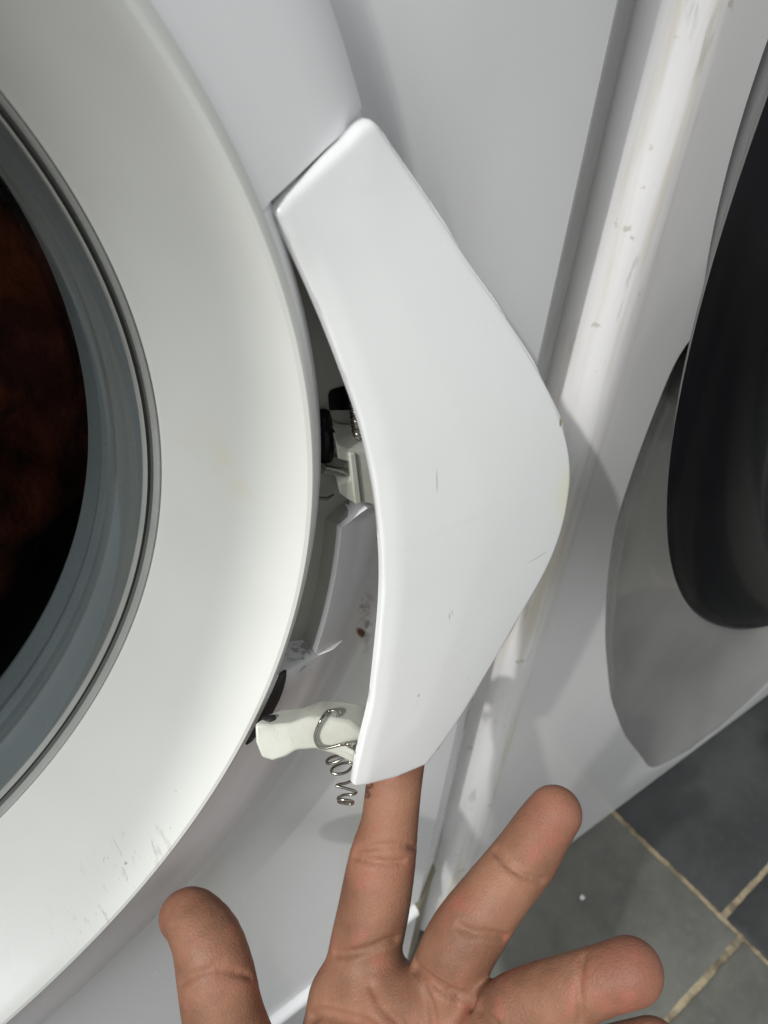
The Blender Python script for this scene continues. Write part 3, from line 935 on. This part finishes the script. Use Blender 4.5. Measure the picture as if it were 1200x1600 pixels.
# ------------------------------------------------------------------ the hand
#HAND_BEGIN
CH = {
    'index': [(0.1459, -0.1072, -0.1671, 0.0127), (0.152, -0.0986, -0.1559, 0.0114), (0.1601, -0.0919, -0.1435, 0.0111), (0.1673, -0.0855, -0.1318, 0.0105), (0.1729, -0.0809, -0.1232, 0.009), (0.1781, -0.0753, -0.1139, 0.0087), (0.185, -0.0687, -0.1055, 0.0084), (0.1908, -0.0628, -0.1002, 0.0073)],
    'middle': [(0.1578, -0.1242, -0.1573, 0.0118), (0.1652, -0.1203, -0.1385, 0.0106), (0.1721, -0.1184, -0.128, 0.0106), (0.1842, -0.1169, -0.1186, 0.0096), (0.1948, -0.1157, -0.1139, 0.0094), (0.2038, -0.1137, -0.1095, 0.0087), (0.2087, -0.113, -0.1065, 0.0082)],
    'ring': [(0.1622, -0.1401, -0.1494, 0.0112), (0.1679, -0.1406, -0.1296, 0.0097), (0.1735, -0.1433, -0.1214, 0.009), (0.179, -0.1477, -0.1131, 0.0086), (0.1851, -0.152, -0.1059, 0.0081), (0.1897, -0.155, -0.1018, 0.0082)],
    'little': [(0.1596, -0.155, -0.1494, 0.0097), (0.1684, -0.1587, -0.1332, 0.008), (0.178, -0.1637, -0.1206, 0.0074), (0.1858, -0.1691, -0.113, 0.0073)],
    'thumb': [(0.1103, -0.1273, -0.1982, 0.0172), (0.1076, -0.1044, -0.1669, 0.0133), (0.1083, -0.0911, -0.148, 0.0114), (0.1108, -0.0825, -0.1382, 0.0109), (0.1126, -0.0747, -0.1327, 0.0099), (0.1121, -0.0674, -0.1313, 0.0085), (0.1109, -0.0647, -0.1328, 0.0076)],
    'palm1': [(0.1468, -0.1061, -0.1686, 0.0124), (0.1334, -0.125, -0.1996, 0.0172), (0.1241, -0.1505, -0.2301, 0.0192)],
    'palm2': [(0.1588, -0.1239, -0.1626, 0.0112), (0.1442, -0.1373, -0.199, 0.017), (0.1289, -0.1542, -0.2297, 0.0192)],
    'palm3': [(0.1636, -0.1397, -0.1543, 0.011), (0.15, -0.1468, -0.1872, 0.0154), (0.1333, -0.158, -0.2265, 0.019)],
    'palm4': [(0.1609, -0.155, -0.1545, 0.0099), (0.1509, -0.1561, -0.1824, 0.0139), (0.136, -0.1605, -0.2235, 0.0189)],
    'pad1': [(0.1420, -0.1015, -0.1620, 0.0098), (0.1507, -0.1109, -0.1572, 0.012), (0.1591, -0.127, -0.1526, 0.0112)],
    'pad2': [(0.136, -0.1125, -0.1740, 0.0145), (0.147, -0.1227, -0.1646, 0.016), (0.1563, -0.1394, -0.1566, 0.0135)],
    'thenar': [(0.1103, -0.1273, -0.1982, 0.0181), (0.1254, -0.1519, -0.2273, 0.02)],
    'arm': [(0.128, -0.1519, -0.2283, 0.0222), (0.1083, -0.1936, -0.2821, 0.0242)],
}
CREASES = [
    ([(0.14398, -0.09415, -0.14824), (0.14531, -0.0968, -0.14551), (0.14693, -0.09833, -0.14377), (0.14867, -0.0997, -0.14257), (0.15005, -0.10056, -0.14189), (0.15149, -0.10135, -0.14143), (0.15355, -0.10199, -0.14075), (0.15573, -0.10252, -0.14044), (0.15766, -0.10317, -0.141), (0.15981, -0.10364, -0.14223)], 0.001, 0.0011),
    ([(0.1603, -0.08032, -0.1257), (0.16224, -0.08334, -0.12163), (0.16486, -0.08556, -0.11965), (0.16693, -0.08724, -0.11903), (0.16928, -0.08867, -0.11915), (0.17201, -0.09015, -0.12061), (0.17623, -0.09046, -0.12562)], 0.0006, 0.0008),
    ([(0.15925, -0.08111, -0.12667), (0.15989, -0.08362, -0.12457), (0.16083, -0.08575, -0.12341), (0.16181, -0.08715, -0.12279), (0.16289, -0.08844, -0.12247), (0.16444, -0.08982, -0.12229), (0.16613, -0.09106, -0.12251), (0.16964, -0.09251, -0.12366)], 0.0008, 0.0009),
    ([(0.15711, -0.11384, -0.13617), (0.15661, -0.11549, -0.13454), (0.15649, -0.11791, -0.13276), (0.15667, -0.12009, -0.13195), (0.15751, -0.1227, -0.1312), (0.15862, -0.12512, -0.13132), (0.16106, -0.12822, -0.13245), (0.16243, -0.13182, -0.13051)], 0.0016, 0.001),
    ([(0.15635, -0.11584, -0.13472), (0.15562, -0.11877, -0.13422), (0.15524, -0.12142, -0.13484), (0.15498, -0.12317, -0.13593), (0.1548, -0.12487, -0.13728), (0.15428, -0.12641, -0.13914), (0.15363, -0.12803, -0.14051), (0.15302, -0.12906, -0.1412), (0.15237, -0.13012, -0.14173)], 0.0009, 0.0012),
    ([(0.1469, -0.10862, -0.14596), (0.1464, -0.11155, -0.14561), (0.14597, -0.11438, -0.14546), (0.14643, -0.11733, -0.14506), (0.14691, -0.12022, -0.14475), (0.14737, -0.12308, -0.14436), (0.14784, -0.12588, -0.14408)], 0.001, 0.0016),
    ([(0.13081, -0.10079, -0.16061), (0.13162, -0.10158, -0.15873), (0.13249, -0.10228, -0.15715), (0.13335, -0.1035, -0.15594), (0.13426, -0.10463, -0.15504), (0.13513, -0.10628, -0.15393), (0.13604, -0.10786, -0.15305), (0.13761, -0.11036, -0.15138), (0.13921, -0.11276, -0.15), (0.14006, -0.11478, -0.14912), (0.14092, -0.11677, -0.14835)], 0.0015, 0.0014),
    ([(0.1876, -0.10977, -0.10934), (0.18663, -0.1134, -0.10746), (0.18639, -0.11655, -0.10708), (0.18708, -0.11849, -0.10709), (0.18796, -0.12033, -0.10748), (0.19005, -0.12239, -0.10826), (0.19269, -0.12423, -0.11011)], 0.0007, 0.0009),
    ([(0.16812, -0.11798, -0.11759), (0.16906, -0.11992, -0.11708), (0.17012, -0.12176, -0.11694), (0.17165, -0.1231, -0.11676), (0.17332, -0.12437, -0.11693), (0.17524, -0.12588, -0.11783), (0.17763, -0.12719, -0.11982)], 0.0009, 0.0011),
    ([(0.10159, -0.08016, -0.13215), (0.10375, -0.08168, -0.12892), (0.10603, -0.08261, -0.12725), (0.10793, -0.0836, -0.12665), (0.10988, -0.08443, -0.12647), (0.11156, -0.08568, -0.12704), (0.11332, -0.08678, -0.12807), (0.11557, -0.08836, -0.13034), (0.11808, -0.08952, -0.13404)], 0.0006, 0.0008),
    ([(0.11051, -0.08336, -0.12588), (0.11171, -0.08361, -0.12592), (0.11293, -0.08381, -0.12609)], 0.0004, 0.0006),
    ([(0.16122, -0.13476, -0.12567), (0.1609, -0.13644, -0.12432), (0.16077, -0.13801, -0.12353), (0.16083, -0.13939, -0.12287), (0.16097, -0.14073, -0.12243)], 0.0012, 0.0012),
    ([(0.18239, -0.14566, -0.10136), (0.17963, -0.14744, -0.10131), (0.17743, -0.14906, -0.10233), (0.17537, -0.15193, -0.1048), (0.17445, -0.15458, -0.10984)], 0.0006, 0.001),
]
def sd_cone(P, a, b, ra, rb):
    """distance to a capsule whose radius runs from ra to rb"""
    ab = b - a
    L2 = float(ab @ ab)
    t = np.clip(((P - a) @ ab) / L2, 0, 1)
    d = P - a - t[:, None] * ab
    return np.sqrt((d * d).sum(1)) - (ra + (rb - ra) * t)
def smin(a, b, k):
    h = np.clip(0.5 + 0.5 * (b - a) / k, 0, 1)
    return b + (a - b) * h - k * h * (1 - h)
def smax(a, b, k):
    return -smin(-a, -b, k)
def dense(pts, n=3):
    """Catmull-Rom through the joints so that radius and axis change smoothly"""
    p = np.array(pts, float)
    if len(p) < 3:
        return p
    out = []
    for i in range(len(p) - 1):
        a, b, c, d = p[max(i - 1, 0)], p[i], p[i + 1], p[min(i + 2, len(p) - 1)]
        for k in range(n):
            t = k / n
            out.append(0.5 * (2 * b + (c - a) * t + (2 * a - 5 * b + 4 * c - d) * t * t + (3 * b - a - 3 * c + d) * t ** 3))
    out.append(p[-1])
    return np.array(out)
def chain_sd(P, pts):
    p = dense(pts)
    out = None
    for a, b in zip(p[:-1], p[1:]):
        s = sd_cone(P, a[:3], b[:3], a[3], b[3])
        out = s if out is None else np.minimum(out, s)
    return out
def hand_sd(P, carve=True):
    palm = None
    for nme in ('palm1', 'palm2', 'palm3', 'palm4', 'pad1', 'pad2', 'thenar', 'arm'):
        s = chain_sd(P, CH[nme])
        palm = s if palm is None else smin(palm, s, 0.009)
    out = palm
    for nme in ('thumb', 'index', 'middle', 'ring', 'little'):
        out = smin(out, chain_sd(P, CH[nme]), 0.0035 if nme != 'thumb' else 0.007)
    if carve:
        near = np.abs(out) < 0.004
        Q, o = P[near], out[near]
        for pts, r, k in CREASES:
            if not len(Q):
                break
            c = None
            for p, q in zip(pts[:-1], pts[1:]):
                s = sd_cone(Q, np.array(p), np.array(q), r * 1.35, r * 1.35)
                c = s if c is None else np.minimum(c, s)
            o = smax(o, -c, k * 0.8)
        out[near] = o
    return out
#HAND_END

def surface_nets(fn, lo, hi, h):
    n = [int(math.ceil((hi[i] - lo[i]) / h)) + 1 for i in range(3)]
    xs = [lo[i] + h * np.arange(n[i]) for i in range(3)]
    f = np.empty(n, np.float32)
    B = 3                                   # coarse pass, then only the shell near the surface
    cs = [np.minimum(xs[i][0] + h * (B * np.arange(n[i] // B + 1) + B / 2), xs[i][-1]) for i in range(3)]
    g = np.stack(np.meshgrid(*cs, indexing='ij'), -1)
    fc = fn(g.reshape(-1, 3), False).reshape(g.shape[:3])
    ii = [np.arange(n[i]) // B for i in range(3)]
    for i in range(n[0]):
        c = fc[ii[0][i]][np.ix_(ii[1], ii[2])].astype(np.float32)
        near = np.abs(c) < h * B * 1.0 + 0.0004
        J = np.argwhere(near)
        if len(J):
            P = np.stack([np.full(len(J), xs[0][i]), xs[1][J[:, 0]], xs[2][J[:, 1]]], 1)
            c[near] = fn(P)
        f[i] = c
    s = f < 0
    cnt = np.zeros([k - 1 for k in n], np.int8)
    acc = np.zeros([k - 1 for k in n] + [3], np.float32)
    sl = lambda o, m: tuple(slice(o[k], m[k] - 1 + o[k]) for k in range(3))
    for axis in range(3):
        o2 = [k for k in range(3) if k != axis]
        for b in (0, 1):
            for c in (0, 1):
                o0 = [0, 0, 0]; o0[o2[0]] = b; o0[o2[1]] = c
                o1 = list(o0); o1[axis] = 1
                fa, fb = f[sl(o0, n)], f[sl(o1, n)]
                cr = (fa < 0) != (fb < 0)
                t = np.where(cr, fa / np.where(cr, fa - fb, 1), 0)
                cnt += cr
                for k in range(3):
                    acc[..., k] += np.where(cr, t if k == axis else o0[k], 0)
    cells = np.argwhere(cnt > 0)
    idx = -np.ones(cnt.shape, np.int64)
    idx[tuple(cells.T)] = np.arange(len(cells))
    v = np.array(lo) + h * (cells + acc[tuple(cells.T)] / cnt[tuple(cells.T)][:, None])
    quads = []
    for axis in range(3):
        u, w = (axis + 1) % 3, (axis + 2) % 3
        a = [slice(None)] * 3; b = [slice(None)] * 3
        a[axis] = slice(0, n[axis] - 1); b[axis] = slice(1, n[axis])
        cr = s[tuple(a)] != s[tuple(b)]
        e = np.argwhere(cr)
        ok = (e[:, u] > 0) & (e[:, w] > 0) & (e[:, u] < n[u] - 1) & (e[:, w] < n[w] - 1)
        e = e[ok]
        q = []
        for du, dw in ((0, 0), (-1, 0), (-1, -1), (0, -1)):
            c = e.copy(); c[:, u] += du; c[:, w] += dw
            q.append(idx[tuple(c.T)])
        q = np.stack(q, 1)
        flip = ~s[tuple(e.T)]
        q[flip] = q[flip][:, ::-1]
        quads.append(q)
    return v, np.vstack(quads)

allp = np.array([p for v in CH.values() for p in v])
lo = (allp[:, :3] - allp[:, 3:4]).min(0) - 0.003
hi = (allp[:, :3] + allp[:, 3:4]).max(0) + 0.003
hv, hq = surface_nets(hand_sd, lo, hi, 0.00085)
person = mesh_obj('person', hv.tolist(), hq.tolist(), M_SKIN, angle=180)
sm = person.modifiers.new('smooth', 'SMOOTH'); sm.factor = 0.5; sm.iterations = 1
tag(person, 'bare left hand, palm to the viewer, index finger hooked behind the loose handle', 'hand')

# ------------------------------------------------------------------ small things
bm = bmesh.new()
bmesh.ops.create_icosphere(bm, subdivisions=2, radius=0.0022)
rnd = random.Random(8)
for v in bm.verts:
    v.co *= rnd.uniform(0.75, 1.15); v.co.z *= 0.7
me = bpy.data.meshes.new('paint_chip')
bm.to_mesh(me); bm.free()
me.materials.append(M_CRUMB)
o = bpy.data.objects.new('paint_chip', me)
COL.objects.link(o)
o.location = (0.4272, -0.064, FZ + 0.0036)
tag(o, 'tiny white chip lying on the grey floor tile', 'chip')
